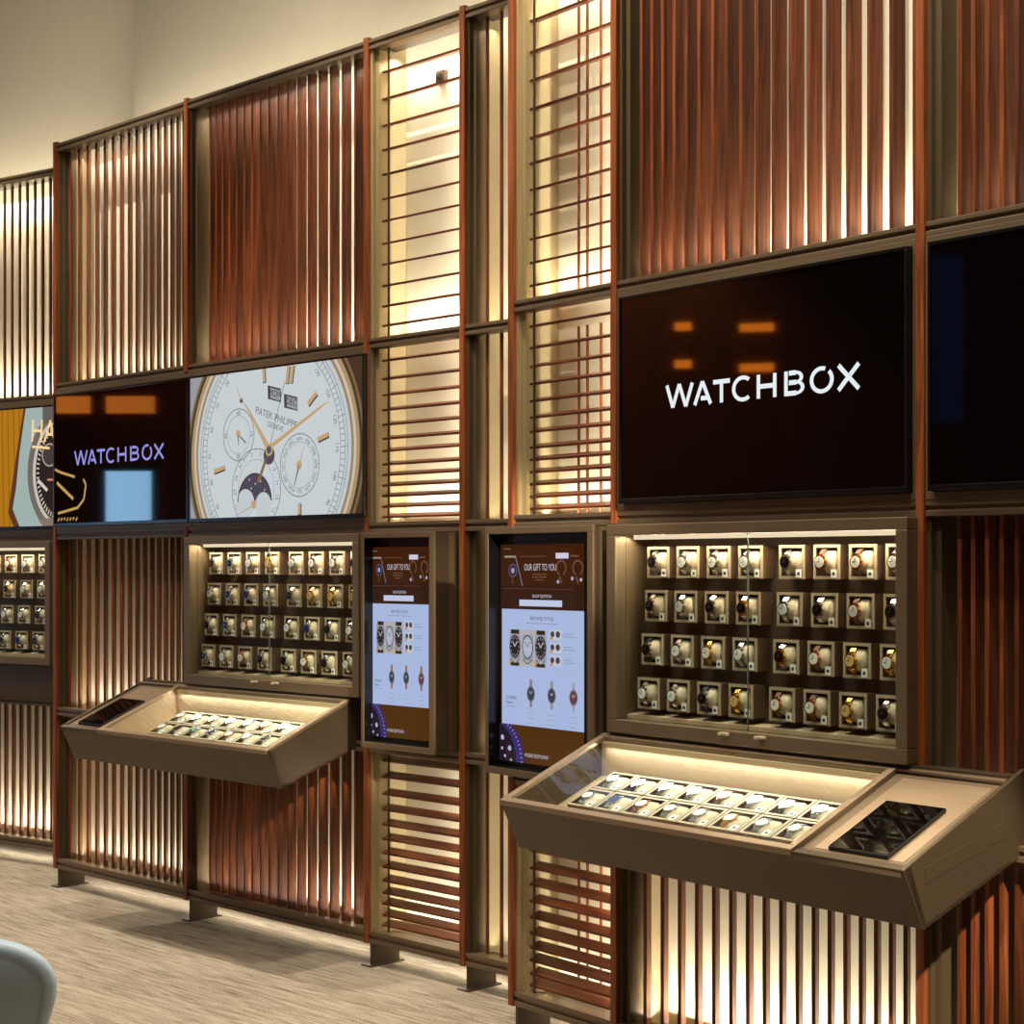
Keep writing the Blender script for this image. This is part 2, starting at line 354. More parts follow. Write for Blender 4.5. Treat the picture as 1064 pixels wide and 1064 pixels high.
# little square fitting on the lit backing panel
m = MB(); m.box(2.795, 2.85, -.187, -.165, 3.755, 3.81); o = build(m, 'metal_bracket', M['bronzed'], 'B', base=(2.8, -.187, 3.75), bevel=.003)
m = MB(); m.box(2.812, 2.833, -.166, -.150, 3.772, 3.793); build(m, 'knob', M['dark'], 'B', o, bevel=.003)
cp(o, label='small square metal bracket behind the topmost louvres of the middle bay', category='bracket')

# ---------------------------------------------------------------- flat picture helpers for screens
def clip(poly, x0, x1, z0, z1):
    for ax, lim, sg in ((0, x0, 1), (0, x1, -1), (1, z0, 1), (1, z1, -1)):
        out = []
        for i in range(len(poly)):
            p, q = poly[i - 1], poly[i]; ip = (p[ax] - lim) * sg >= 0; iq = (q[ax] - lim) * sg >= 0
            if ip != iq:
                t = (lim - p[ax]) / (q[ax] - p[ax]); out.append((p[0] + t * (q[0] - p[0]), p[1] + t * (q[1] - p[1])))
            if iq: out.append(q)
        poly = out
        if not poly: return []
    return poly
class Pic:
    """flat layered picture in the plane of a screen"""
    def __init__(s, ox, oz, W, H, w, sx=1.0): s.mb = MB(); s.o = (ox, oz); s.r = (0, W, 0, H); s.w = w; s.mats = []; s.l = 0; s.sx = sx
    def mi(s, m):
        if m not in s.mats: s.mats.append(m)
        return s.mats.index(m)
    def layer(s): s.l += 1
    def poly(s, pts, m):
        pts = [(x * s.sx, z) for x, z in pts]
        q = clip(pts, *s.r)
        if len(q) > 2: s.mb.poly([(x + s.o[0], s.w + s.l * .00035, z + s.o[1]) for x, z in q], s.mi(m))
    def rect(s, x0, z0, x1, z1, m): s.poly([(x0, z0), (x1, z0), (x1, z1), (x0, z1)], m)
    def line(s, x0, z0, x1, z1, t, m, t2=None):
        t2 = t if t2 is None else t2; L = math.hypot(x1 - x0, z1 - z0) or 1; nx, nz = -(z1 - z0) / L / 2, (x1 - x0) / L / 2
        s.poly([(x0 + nx * t, z0 + nz * t), (x0 - nx * t, z0 - nz * t), (x1 - nx * t2, z1 - nz * t2), (x1 + nx * t2, z1 + nz * t2)], m)
    def disc(s, cx, cz, rx, m, rz=None, n=40, a0=0, a1=360):
        rz = rz or rx; pts = [(cx + rx * math.cos(R(a0 + (a1 - a0) * i / n)), cz + rz * math.sin(R(a0 + (a1 - a0) * i / n))) for i in range(n + (a1 - a0 < 360))]
        s.poly(pts, m)
    def ann(s, cx, cz, r0, r1, m, n=48, a0=0, a1=360, k=1.0):
        for i in range(n):
            a, b = R(a0 + (a1 - a0) * i / n), R(a0 + (a1 - a0) * (i + 1) / n)
            s.poly([(cx + r0 * math.cos(a), cz + k * r0 * math.sin(a)), (cx + r1 * math.cos(a), cz + k * r1 * math.sin(a)), (cx + r1 * math.cos(b), cz + k * r1 * math.sin(b)), (cx + r0 * math.cos(b), cz + k * r0 * math.sin(b))], m)
    def text(s, st, cx, cz, size, m, rot=0, sx=1.0, align='CENTER'):
        cu = bpy.data.curves.new('t', 'FONT'); cu.body = st; cu.size = size; cu.align_x = align; cu.align_y = 'CENTER'
        o = bpy.data.objects.new('t', cu); C.objects.link(o); dg = bpy.context.evaluated_depsgraph_get(); me = bpy.data.meshes.new_from_object(o.evaluated_get(dg))
        cr, sr = math.cos(R(rot)), math.sin(R(rot))
        for p in me.polygons:
            pts = [me.vertices[i].co for i in p.vertices]
            s.poly([(cx + (q.x * sx * cr - q.y * sr), cz + (q.x * sx * sr + q.y * cr)) for q in pts], m)
        bpy.data.objects.remove(o); bpy.data.curves.remove(cu); bpy.data.meshes.remove(me)
    def build(s, name, bay, parent):
        if s.mb.f: return build(s.mb, name, s.mats, bay, parent)
_em = {}
def em(r, g, b, s=1.0):
    k = (r, g, b, s)
    if k not in _em: _em[k] = emit('screen_light_%d' % len(_em), (r, g, b), s)
    return _em[k]
def logo(p, x0, x1, z0, z1, m, t=.0135):
    """WATCHBOX in thin geometric capitals with the small gaps of the real lettering"""
    W = .815; H = .073; kx = (x1 - x0) / W; kz = (z1 - z0) / H
    def L(a, b, c, d): p.line(x0 + a * kx, z0 + b * kz, x0 + c * kx, z0 + d * kz, t, m)
    def arc(cx, cz, r, a0, a1, ry=None): p.ann(x0 + cx * kx, z0 + cz * kz, (r - t / 2), (r + t / 2), m, 20, a0, a1, (ry or r) / r)
    h = H
    L(.006, h, .034, 0); L(.034, 0, .064, h); L(.064, h, .094, 0); L(.094, 0, .124, h)          # W
    L(.135, 0, .170, h); L(.170, h, .207, 0); L(.163, .020, .196, .020)                         # A
    L(.218, h - .007, .292, h - .007); L(.255, 0, .255, h)                                      # T
    arc(.348, .0365, .040, 50, 310, .0345)                                                              # C
    L(.414, 0, .414, h); L(.482, 0, .482, h); L(.414, .0365, .482, .0365)                        # H
    L(.528, 0, .528, h); L(.540, h - .006, .568, h - .006); L(.540, .038, .570, .038); L(.522, .006, .570, .006)
    arc(.568, .0525, .022, -90, 90, .0150); arc(.570, .022, .0250, -90, 90, .0165)                           # B
    arc(.670, .0365, .040, 70, 405, .0345)                                                              # O with its gap
    L(.735, h, .812, 0); L(.735, 0, .768, .032); L(.779, .042, .812, h)                          # X
def screen(bay, u0, u1, label, name='video_screen', mount=None):
    z0, z1 = 1.920, 2.618
    root = thing(bay, name, label, 'screen', (u0, 0, z0))
    m = MB(); m.ring(u0, u1, z0, z1, (.010, .010, .016, .010), -.03, .026); m.box(u0 + .005, u1 - .005, -.04, -.03, z0 + .005, z1 - .005)
    build(m, 'bezel', M['black'], bay, root, bevel=.001)
    q0, q1 = mount or (u0 - .02, u1 + .02)
    m = MB(); m.ring(q0, q1, 1.8965, 2.6395, (u0 - q0 - .001, q1 - u1 - .001, .022, .020), -.030, .002); build(m, 'mount_frame', M['bronze'], bay, root, bevel=.0015)
    m = MB(); m.box(q0, q1, -.046, -.041, 1.90, 2.636); build(m, 'leak_plate', M['dark'], bay, root)  # added plate, keeps backlight from leaking around the screen
    m = MB(); m.box(u0 + .010, u1 - .010, -.028, .022, z0 + .016, z1 - .010); build(m, 'screen_glass', M['scr'], bay, root)
    p = Pic(u0 + .010, z0 + .016, u1 - u0 - .02, z1 - z0 - .026, .0225)
    return root, p
# --- distant logo screen
r, p = screen('B', -.01, 1.235, 'distant black wall screen with the lavender WATCHBOX logo', mount=(-.021, 1.237))
gd = em(190, 150, 80)
q_ = Pic(-.01 + .010, 1.936, 1.225, .672, .0225); logo(q_, .195, 1.028, .300, .374, em(150, 146, 222), .013); q_.build('logo_lettering', 'B', r)
pts = [(.0, .286), (.06, .268), (.20, .240), (.285, .225), (.31, .195), (.29, .120), (.23, .078), (.03, .052)]
for i in range(len(pts) - 1):
    if i != 2: p.line(*pts[i], *pts[i + 1], .014, gd)
p.line(.02, .215, .185, .125, .018, gd)
for i in range(7): p.line(.03 + i * .03, .010 + .003 * (i % 3), .045 + i * .03, .028, .010, gd)
p.build('screen_picture', 'B', r)
# --- watch dial screen
r, p = screen('B', 1.245, 2.550, 'wall screen showing a close-up of a silver moonphase watch dial', mount=(1.243, 2.565))
K = 1.03
bg = em(120, 104, 84); p.rect(0, 0, 2, 1, bg); p.layer()
p.rect(0, 0, .5, 1, em(150, 152, 158)); p.layer()
p.rect(1.0, 0, 1.3, 1, em(62, 48, 32)); p.layer()
dx = .035; cx, cz = .606 + dx, .290
for rr, c in ((.66, (118, 98, 68)), (.645, (70, 55, 40)), (.628, (165, 142, 104)), (.605, (200, 188, 168)), (.588, (150, 130, 100)), (.572, (190, 198, 202)), (.53, (196, 205, 208))):
    p.disc(cx, cz, rr, em(*c), n=90); p.layer()
tk = em(110, 116, 122); txt = em(95, 100, 106); gld = em(190, 160, 120); dk = em(60, 58, 64)
for rr in (.500, .530, .548): p.ann(cx, cz, rr - .0015, rr + .0015, tk, 90)
for i in range(120):
    a = R(3 * i); q = .530 if i % 5 else .548
    p.line(cx + .500 * math.cos(a), cz + .500 * math.sin(a), cx + q * math.cos(a), cz + q * math.sin(a), .003, tk)
for i in range(24):
    a = 90 - 15 * i; p.text(str([300, 240, 200, 170, 150, 130, 110, 100, 90, 80, 75, 70, 65, 60, 55, 50, 45, 40, 35, 30, 25, 20, 15, 10][i]), cx + .475 * math.cos(R(a)), cz + .475 * math.sin(R(a)), .030, txt, rot=a - 90)
p.layer()
for a0, pts in ((0, (.554 + dx, .680, .561 + dx, .607)), (0, (.742 + dx, .668, .728 + dx, .589)), (0, (.775 + dx, .668, .760 + dx, .589)), (0, (.945 + dx, .532, .883 + dx, .485)), (0, (1.029 + dx, .345, .953 + dx, .325)), (0, (.26 + dx, .232, .172 + dx, .215)), (0, (.825 + dx, .05, .825 + dx, .0))):
    p.line(*pts, .026, dk); p.layer(); p.line(pts[0] - .003, pts[1] + .004, pts[2] - .003, pts[3] + .004, .020, gld); p.layer()
p.line(.63 + dx, .560, .735 + dx, .522, 0, dk)
for q, s_ in ((.640 + dx, 'MON'), (.762 + dx, 'DEC')):
    z = .552 if s_ == 'MON' else .505
    p.poly([(q - .05, z + .042), (q + .048, z + .02), (q + .05, z - .042), (q - .048, z - .02)], em(70, 70, 72)); p.layer()
    p.poly([(q - .03, z + .03), (q + .045, z + .012), (q + .046, z - .036), (q - .028, z - .017)], em(150, 154, 156)); p.layer()
    p.text(s_, q + .005, z, .042, em(40, 40, 44), rot=-12); p.layer()
p.text('PATEK PHILIPPE', .655 + dx, .442, .046, txt, rot=-16); p.text('GENEVE', .650 + dx, .402, .034, txt, rot=-16)
# sub dials
for sx_, sz_, rr in ((.37 + dx, .381, .120), (.826 + dx, .222, .140), (.505 + dx, .125, .185)):
    p.ann(sx_, sz_, rr - .002, rr + .002, tk); p.ann(sx_, sz_, rr * .74 - .001, rr * .74 + .001, tk)
    for i in range(24):
        a = R(15 * i); p.line(sx_ + rr * math.cos(a), sz_ + rr * math.sin(a), sx_ + rr * .93 * math.cos(a), sz_ + rr * .93 * math.sin(a), .002, tk)
for i, s_ in enumerate(('60', '15', '30', '45')): p.text(s_, .37 + dx + .1 * math.sin(R(90 * i)), .381 + .1 * math.cos(R(90 * i)), .030, txt, rot=-90 * i)
for i, s_ in enumerate(('JAN', 'FEB', 'MAR', 'APR', 'MAY', 'JUN', 'JUL', 'AUG', 'SEP', 'OCT', 'NOV', 'DEC')):
    a = 90 - 30 * i; p.text(s_, .826 + dx + .117 * math.cos(R(a)), .222 + .117 * math.sin(R(a)), .024, txt, rot=a - 90)
for i in range(1, 32, 2):
    a = 90 - 11.6 * (i - 4); p.text(str(i), .505 + dx + .16 * math.cos(R(a)), .125 + .16 * math.sin(R(a)), .028, txt, rot=a - 90)
p.layer()
# moon aperture
mx_, mz_ = .495 + dx, .07
p.disc(mx_, mz_, .128, em(74, 70, 84), n=30, a0=0, a1=180); p.layer()
for q in ((.455, .17), (.50, .15), (.54, .16), (.57, .12), (.47, .13)): p.disc(q[0] + dx, q[1], .005, em(180, 184, 188), n=8)
p.layer(); p.disc(mx_ - .070, mz_ - .01, .068, em(190, 200, 203), n=30); p.disc(mx_ + .066, mz_ - .02, .060, em(190, 200, 203), n=30); p.layer()
p.ann(mx_, mz_, .124, .130, em(60, 56, 60), 30, 0, 180)
# hands
p.line(.37 + dx, .381, .43 + dx, .34, .006, dk); p.line(.37 + dx, .381, .372 + dx, .33, .008, dk, .003); p.disc(.37 + dx, .385, .018, gld)
p.line(.826 + dx, .222, .790 + dx, .130, .010, dk, .003); p.line(.826 + dx, .222, .861 + dx, .307, .008, gld, .003); p.disc(.826 + dx, .222, .020, gld)
p.line(.486 + dx, .05, .347 + dx, .005, .008, gld, .002); p.disc(.49 + dx, .055, .02, gld); p.layer()
p.line(.590 + dx, .32, .455 + dx, .485, .030, gld, .012); p.line(.394 + dx, .540, .362 + dx, .594, .006, gld); p.disc(.394 + dx, .538, .012, dk)
p.line(.455 + dx, .485, .394 + dx, .545, .012, gld, .003)
p.line(.62 + dx, .315, .98 + dx, .470, .022, gld, .012); p.line(.98 + dx, .470, 1.035 + dx, .490, .010, gld, .003)
p.layer(); p.line(.606 + dx, .30, .720 + dx, .60, .003, dk); p.line(.606 + dx, .30, .524 + dx, .155, .016, em(130, 104, 70), .02)
p.disc(.606 + dx, .275, .042, em(78, 74, 84)); p.layer(); p.disc(.606 + dx, .30, .028, gld); p.layer(); p.disc(.606 + dx, .30, .018, em(80, 82, 100))
p.build('screen_picture', 'B', r)
# --- far left screen
r, p = screen('A', -.80, .505, 'wall screen at far left edge with a watch beside orange wood', mount=(-.82, .52))
p.sx = 1.0; O = .79
p.rect(0, 0, 1.3, .7, em(176, 118, 22)); p.layer()
for i in range(24): p.line(.02 + i * .052, 0, .035 + i * .05, .7, .012, em(150, 96, 14))
p.layer()
p.poly([(O + .24, .70), (O + .17, .40), (O + .10, .08), (O + .16, -.02), (1.4, -.02), (1.4, .70)], em(92, 52, 34)); p.layer()
p.poly([(O + .26, .70), (O + .20, .42), (O + .17, .22), (O + .14, .10), (O + .20, .0), (1.4, 0), (1.4, .70)], em(158, 176, 172)); p.layer()
p.disc(O + .52, .30, .25, em(110, 104, 96), rz=.33); p.layer(); p.disc(O + .54, .30, .225, em(196, 190, 180), rz=.30); p.layer(); p.disc(O + .545, .30, .205, em(38, 30, 30), rz=.28); p.layer()
for i in range(60):
    a = R(6 * i); p.line(O + .545 + .175 * math.cos(a), .30 + .24 * math.sin(a), O + .545 + .198 * math.cos(a), .30 + .27 * math.sin(a), .009, em(200, 190, 175))
p.disc(O + .46, .40, .07, em(66, 58, 58)); p.layer(); p.ann(O + .46, .40, .058, .066, em(170, 160, 150), 24); p.line(O + .36, .26, O + .44, .20, .02, em(210, 200, 190)); p.line(O + .52, .26, O + .44, .26, .012, em(200, 130, 100))
p.poly([(O + .36, .04), (O + .42, -.02), (O + .6, -.02), (O + .6, .05)], em(128, 116, 100)); p.rect(O + .40, .58, O + .6, .69, em(96, 92, 88)); p.layer()
p.text('HA', O + .405, .530, .185, em(250, 214, 150), rot=-4, sx=.85); p.line(O + .31, .452, O + .46, .438, .014, em(250, 214, 150))
p.build('screen_picture', 'A', r)
# --- large logo screen, dark screen
r, p = screen('C', .590, 1.810, 'large black wall screen with the white WATCHBOX logo', mount=(.557, 1.823))
logo(p, .218, 1.036, .292, .366, em(228, 236, 240), .0145); p.build('logo_lettering', 'C', r)
r, p = screen('C', 1.882, 3.10, 'blank black wall screen cut off by the right edge', mount=(1.857, 3.119))

# ---------------------------------------------------------------- touch kiosks
def kiosk(bay, u0, u1, wf, label, sx, pl):
    z0, z1 = .952, 1.850
    root = thing(bay, 'touch_kiosk', label, 'kiosk', (u0, 0, z0))
    m = MB(); m.ring(u0, u1, z0, z1, (.018, .030, .026, .024), wf - .012, wf); build(m, 'face_frame', M['bronze'], bay, root, bevel=.002)
    m = MB(); m.ring(u0 + .004, u1 - .004, z0 + .004, z1 - .004, .012, .002, wf - .012); m.box(u0 + .01, u1 - .01, .002, .02, z0 + .01, z1 - .01); build(m, 'housing', M['bronzed'], bay, root)
    m = MB(); m.box(*pl, -.03, -.002, .96, 1.848); build(m, 'leak_cover', M['bronzed'], bay, root)  # added filler, blocks backlight leaking beside the kiosk
    m = MB(); m.box(u1 - .004, u1 + .0, .004, .045, z0 + .006, z1 - .006); build(m, 'side_cover', M['bronzev'], bay, root)
    m = MB(); m.box(u0 + .016, u1 - .016, .02, wf - .05, z0 + .018, z1 - .018); m.ring(u0 + .0165, u1 - .028, z0 + .025, z1 - .0235, .002, wf - .05, wf - .003)
    build(m, 'black_bezel', M['black'], bay, root)
    p = Pic(u0 + (.031 if sx == 1 else .003), .998, .480 * sx, .790, wf - .0495, sx); p.r = (0, .468 * sx, 0, .790)
    p.rect(-.1, 0, 1, .79, em(58, 28, 8)); p.layer()
    p.rect(-.1, 0, 1, .135, em(76, 45, 10)); p.rect(-.1, .555, 1, .645, em(48, 26, 18)); p.layer()
    W = em(166, 182, 220); li = em(150, 140, 130); g = em(120, 128, 150)
    p.rect(.008, .135, .468, .555, W); p.layer()
    # header
    p.rect(.022, .742, .090, .749, li); p.rect(.315, .738, .385, .758, em(205, 200, 222)); p.rect(.395, .744, .44, .750, em(110, 76, 56)); p.rect(.11, .744, .26, .748, em(96, 62, 40)); p.rect(.02, .772, .06, .776, em(110, 90, 76))
    p.text('OUR GIFT TO YOU', .228, .706, .034, em(196, 188, 192), sx=.62)
    for i, q in enumerate((.08, .08, .05)): p.rect(.225 - q / 2, .680 - i * .010, .225 + q / 2, .684 - i * .010, em(104, 74, 56))
    p.line(.088, .745, .128, .640, .006, em(110, 100, 120)); p.ann(.072, .695, .018, .026, em(72, 66, 96), 20); p.disc(.072, .695, .010, em(150, 150, 190)); p.line(.07, .67, .072, .645, .010, em(80, 56, 44))
    for q in (.345, .435): p.ann(q, .705, .022, .029, em(104, 72, 52), 24, -60, 250); p.line(q - .01, .675, q + .004, .650, .010, em(96, 66, 48))
    for q in ((.405, .668), (.452, .664), (.328, .656)): p.disc(*q, .007, em(176, 168, 190), n=10)
    p.rect(.02, .6285, .41, .6305, em(96, 62, 40))
    p.text('SHOP EDITION', .238, .603, .016, em(196, 192, 200)); p.rect(.110, .567, .350, .590, em(190, 198, 224)); p.layer()
    p.text('BROWSE STYLES', .238, .523, .018, em(70, 74, 92)); p.rect(.15, .505, .33, .507, g)
    bx, bz = .051, .349; p.rect(bx, bz, bx + .215, bz + .132, em(172, 170, 172)); p.layer()
    X3 = ((.035, (40, 36, 36)), (.108, (172, 180, 198)), (.182, (48, 42, 40)))
    for q, c in X3:
        if c[0] < 100: p.rect(bx + q - .024, bz + .116, bx + q + .024, bz + .132, em(46, 38, 30)); p.rect(bx + q - .024, bz, bx + q + .024, bz + .013, em(54, 40, 20)); p.rect(bx + q - .032, bz, bx + q - .024, bz + .024, em(190, 140, 40))
        p.rect(bx + q - .030, bz + .018, bx + q + .030, bz + .114, em(150, 152, 160))
    p.layer()
    for q, c in X3: p.disc(bx + q, bz + .070, .032, em(84, 86, 104), rz=.044)
    p.layer()
    for q, c in X3: p.disc(bx + q, bz + .070, .027, em(*c), rz=.038); p.ann(bx + q, bz + .035, .022, .026, em(90, 92, 104), 14, 200, 340)
    p.layer()
    for q, c in X3:
        h_ = em(190, 190, 200) if c[0] < 100 else em(110, 116, 130)
        p.line(bx + q, bz + .07, bx + q + .014, bz + .09, .004, h_); p.line(bx + q, bz + .07, bx + q - .012, bz + .088, .004, h_)
        for i in range(12): a_ = R(30 * i); p.line(bx + q + .021 * math.cos(a_), bz + .07 + .030 * math.sin(a_), bx + q + .025 * math.cos(a_), bz + .07 + .035 * math.sin(a_), .003, h_)
    for i in range(3):
        zq = .450 - i * .046; p.rect(.287, zq, .347, zq + .036, em(190, 194, 208)); p.layer()
        p.disc(.300, zq + .02, .011, em(70, 62, 62), n=12); p.disc(.330, zq + .02, .012, em(70, 62, 62), n=12); p.rect(.288, zq, .302, zq + .010, em(200, 140, 40)); p.rect(.36, zq + .022, .41, zq + .024, g); p.rect(.36, zq + .012, .42, zq + .014, g)
    p.text('STORIES', .038, .232, .016, em(70, 60, 84), align='LEFT'); p.text('News', .038, .215, .016, em(70, 60, 84), align='LEFT'); p.rect(.04, .200, .10, .202, g)
    for q, zq, c, s_ in ((.180, .252, (58, 66, 76), (126, 128, 140)), (.298, .252, (60, 62, 76), (134, 146, 152)), (.418, .252, (104, 60, 64), (152, 154, 170))):
        if sx < 1: s_ = (140, 104, 84)
        p.poly([(q - .011, zq), (q - .007, zq + .052), (q + .007, zq + .052), (q + .011, zq), (q + .007, zq - .048), (q - .007, zq - .048)], em(*s_)); p.layer()
        p.disc(q, zq, .023, em(104, 108, 120), rz=.028); p.layer(); p.disc(q, zq, .018, em(*c), rz=.023); p.layer(); p.line(q, zq, q + .008, zq + .010, .003, em(170, 170, 180)); p.line(q, zq, q - .007, zq + .009, .003, em(170, 170, 180))
        for k in range(3): p.rect(q - .02, zq - .070 - k * .018, q + .02, zq - .0688 - k * .018, g)
    # footer picture
    p.r = (0, .468 * sx, 0, .134); p.layer(); p.disc(-.02, .0, .165, em(52, 42, 110), rz=.16, n=60); p.layer(); p.disc(-.035, .0, .135, em(34, 22, 34), rz=.14, n=60); p.layer()
    for i in range(16):
        a = R(-5 + 6 * i); p.line(-.02 + .146 * math.cos(a), .146 * math.sin(a), -.02 + .156 * math.cos(a), .155 * math.sin(a), .004, em(140, 140, 190))
    for q in ((.02, .085, .010), (.062, .048, .010), (.018, .045, .006), (.035, .018, .006), (.07, .006, .005)): p.disc(*q, em(170, 176, 210), n=12)
    p.text('MORE EDITIONS', .215, .030, .018, em(196, 190, 196)); p.build('screen_picture', bay, root)
    return root
kiosk('B', 2.657, 3.110, .130, 'distant touch kiosk in bronze housing, left of the two', .78, (2.556, 3.121))
kiosk('C', -.082, .518, .078, 'nearer touch kiosk in bronze housing, right of the two', 1, (-.008, .523))

# ---------------------------------------------------------------- lit wall cabinets
def cabinet(bay, u0, u1, label):
    z0, z1 = 1.148, 1.849
    root = thing(bay, 'display_cabinet', label, 'display cabinet', (u0, 0, z0))
    m = MB(); m.ring(u0, u1, z0, z1, (.045, .042, .045, .036), .002, .052); build(m, 'front_frame', M['bronze'], bay, root, bevel=.003)
    m = MB(); m.ring(u0 + .035, u1 - .03, z0 + .03, z1 - .02, .010, -.13, .002); build(m, 'inner_lining', M['bronze'], bay, root)
    m = MB(); m.prof([(-.128, z1 - .03), (-.120, z1 - .03), (-.062, z0 + .04), (-.07, z0 + .04)], u0 + .045, u1 - .04); build(m, 'back_panel', M['panel'], bay, root)
    m = MB(); m.box(u0 + .05, u1 - .045, -.040, -.028, z1 - .050, z1 - .032); build(m, 'light_strip', M['led'], bay, root)
    um = (u0 + u1) / 2 + .012
    for a, b, l in ((u0 + .046, um - .001, um - .10), (um + .001, u1 - .044, um + .055)):
        m = MB(); m.box(a, b, .036, .041, z0 + .046, z1 - .037, 0); g = build(m, 'glass_door', M['glass'], bay, root)
        e = MB(); e.box(b - .0022, b - .0005, .0355, .0415, z0 + .047, z1 - .038); build(e, 'glass_edge', M['edge'], bay, g)
        k = MB(); k.box(l, l + .034, .052, .060, z0 + .030, z0 + .040); k.box(l + .002, l + .014, .060, .078, z0 + .030, z0 + .040); kk = build(k, 'door_lock', M['boxf'], bay, root, bevel=.003)
    m = MB(); m.prof([(-.055, z0 + .046), (.0, z0 + .046), (.0, z0 + .060), (-.055, z0 + .066)], u0 + .046, u1 - .043); build(m, 'shelf', M['lining'], bay, root)
    area(bay, (u0 + u1) / 2, -.018, z1 - .045, u1 - u0 - .12, .015, R(-18), LCAB, (1, .80, .58))
    return root
LCAB = 5.5
cabinet('A', -.80, .49, 'lit glass watch cabinet at the far left edge')
cabinet('B', 1.240, 2.545, 'lit glass watch cabinet under the watch dial screen')
cabinet('C', .558, 1.832, 'large lit glass watch cabinet under the large logo screen')
m = MB(); m.box(-.80, .49, -.02, .03, .957, 1.144); o = build(m, 'fascia_panel', M['bronzed'], 'A', base=(-.8, 0, .957), bevel=.003)
cp(o, label='plain bronze panel under the cabinet at the far left edge', category='panel')

# ---------------------------------------------------------------- watch boxes and watches
def cyl(mb, cx, y0, y1, cz, r, n, mi, ry=None):
    vs = [(cx + r * math.cos(2 * math.pi * i / n), y, cz + (ry or r) * math.sin(2 * math.pi * i / n)) for y in (y0, y1) for i in range(n)]
    mb.faces(vs, [tuple(range(n)), tuple(range(2 * n - 1, n - 1, -1))] + [(i, i + n, (i + 1) % n + n, (i + 1) % n) for i in range(n)], mi)
def wbox_parts():
    m = MB(); h = .0525; t = .009
    m.ring(-h, h, -h, h, t, -.004, 0, 0); m.ring(-h + .001, h - .001, -h + .001, h - .001, .004, -.060, -.004, 1); m.box(-h + .002, h - .002, -.062, -.058, -h + .002, h - .002, 1)
    frame_ = m
    c = MB(); n = 16; rows = 9; vs = []
    for j in range(rows):
        s_ = -1 + 2 * j / (rows - 1); k = (1 - abs(s_) ** 4) ** .22 if abs(s_) < 1 else .35
        for i in range(n):
            a = 2 * math.pi * i / n; vs.append((.006 + s_ * .031, -.020 + .029 * k * math.cos(a), .036 * k * math.sin(a)))
    fs = [(j * n + i, j * n + (i + 1) % n, (j + 1) * n + (i + 1) % n, (j + 1) * n + i) for j in range(rows - 1) for i in range(n)] + [tuple(range(n)), tuple(range((rows - 1) * n, rows * n))]
    c.faces(vs, fs)
    g = MB(); g.box(.020, .042, .001, .003, -.048, -.022, 0); g.box(.026, .036, .003, .0034, -.041, -.031, 1)
    return frame_, c, g
def watch_mesh(case, strap, dial, r=.0212, metal=True):
    m = MB(); n = 18; wd = .0085; vs = []
    for i in range(n):
        a = 2 * math.pi * i / n
        for q in (1.0, 1.09):
            for s_ in (-1, 1):
                vs.append((-.010 + s_ * wd * (1 if abs(math.cos(a)) < .3 or math.cos(a) < 0 else 1.15), -.018 + .032 * q * math.cos(a), .039 * q * math.sin(a)))
    fs = []
    for i in range(n):
        a, b = i * 4, ((i + 1) % n) * 4
        fs += [(a, b, b + 1, a + 1), (a + 2, a + 3, b + 3, b + 2), (a, a + 2, b + 2, b), (a + 1, b + 1, b + 3, a + 3)]
    m.faces(vs, fs, 1)
    cyl(m, -.010, .010, .021, 0, r, 20, 0); cyl(m, -.010, .021, .0225, 0, r * .80, 20, 2)
    m.box(-.0110, -.0090, .0225, .0232, 0, .012, 0); m.box(-.020, -.010, .0225, .0232, -.001, .001, 0)
    m.box(r - .011, r - .006, .013, .018, -.002, .002, 0)
    for s_ in (-1, 1): m.box(-.020, .000, .008, .016, s_ * .0205 - .004, s_ * .0205 + .004, 0)
    return m, [case, strap, dial]
fr_, cu_, tg_ = wbox_parts()
proto_box = thing('W', 'watch_box', 'x', 'watch box', (0, 0, 0))
build(fr_, 'box_frame', [M['boxf'], M['boxd']], 'W', proto_box); build(cu_, 'cushion', M['cushion'], 'W', proto_box, smooth=True); build(tg_, 'price_tag', [M['tag'], M['ink']], 'W', proto_box)
kinds = [('steel watch with black dial', 'steel', 'steel', 'dialb'), ('steel watch with white dial', 'steel', 'steel', 'dialw'), ('gold watch with champagne dial', 'gold', 'gold', 'dialc'),
         ('steel watch on black strap', 'steel', 'leatherb', 'dialb'), ('rose gold watch on brown strap', 'rose', 'leathert', 'dialw'), ('steel watch with blue dial', 'steel', 'steel', 'dialn'),
         ('gold watch with white dial', 'gold', 'gold', 'dialw'), ('two-tone watch with black dial', 'gold', 'steel', 'dialb'), ('steel watch with green dial', 'steel', 'steel', 'dialg')]
protos = []
for nm, a, b, c in kinds:
    mb, ms = watch_mesh(M[a], M[b], M[c]); o = build(mb, 'watch', ms, 'W'); protos.append(o)
    for q in o.data.polygons: q.use_smooth = False
def dup(o, loc, rot, scale=1, **k):
    c = o.copy(); C.objects.link(c); c.location = loc; c.rotation_euler = rot; c.scale = scale if isinstance(scale, tuple) else (scale,) * 3
    for a, v in k.items(): c[a] = v
    for ch in list(o.children):
        d = ch.copy(); C.objects.link(d); d.parent = c
    return c
ORD = ['first', 'second', 'third', 'fourth', 'fifth', 'sixth', 'seventh', 'eighth']
def place(bay, u, w, z, rx, scale, kind, where, grp):
    loc = P(bay, u, w, z); rot = (rx, 0, brz(bay))
    if rx == 0: off = Vector((0, 0, 0))
    dup(proto_box, loc, rot, scale, label='open watch box, ' + where, category='watch box', group='watch boxes ' + grp)
    dup(protos[kind], loc, rot, scale, label=kinds[kind][0] + ', ' + where, category='watch', group='watches ' + grp)
ROWW = [-.050, -.040, -.024, -.006]; ROWZ = [1.722, 1.576, 1.430, 1.283]
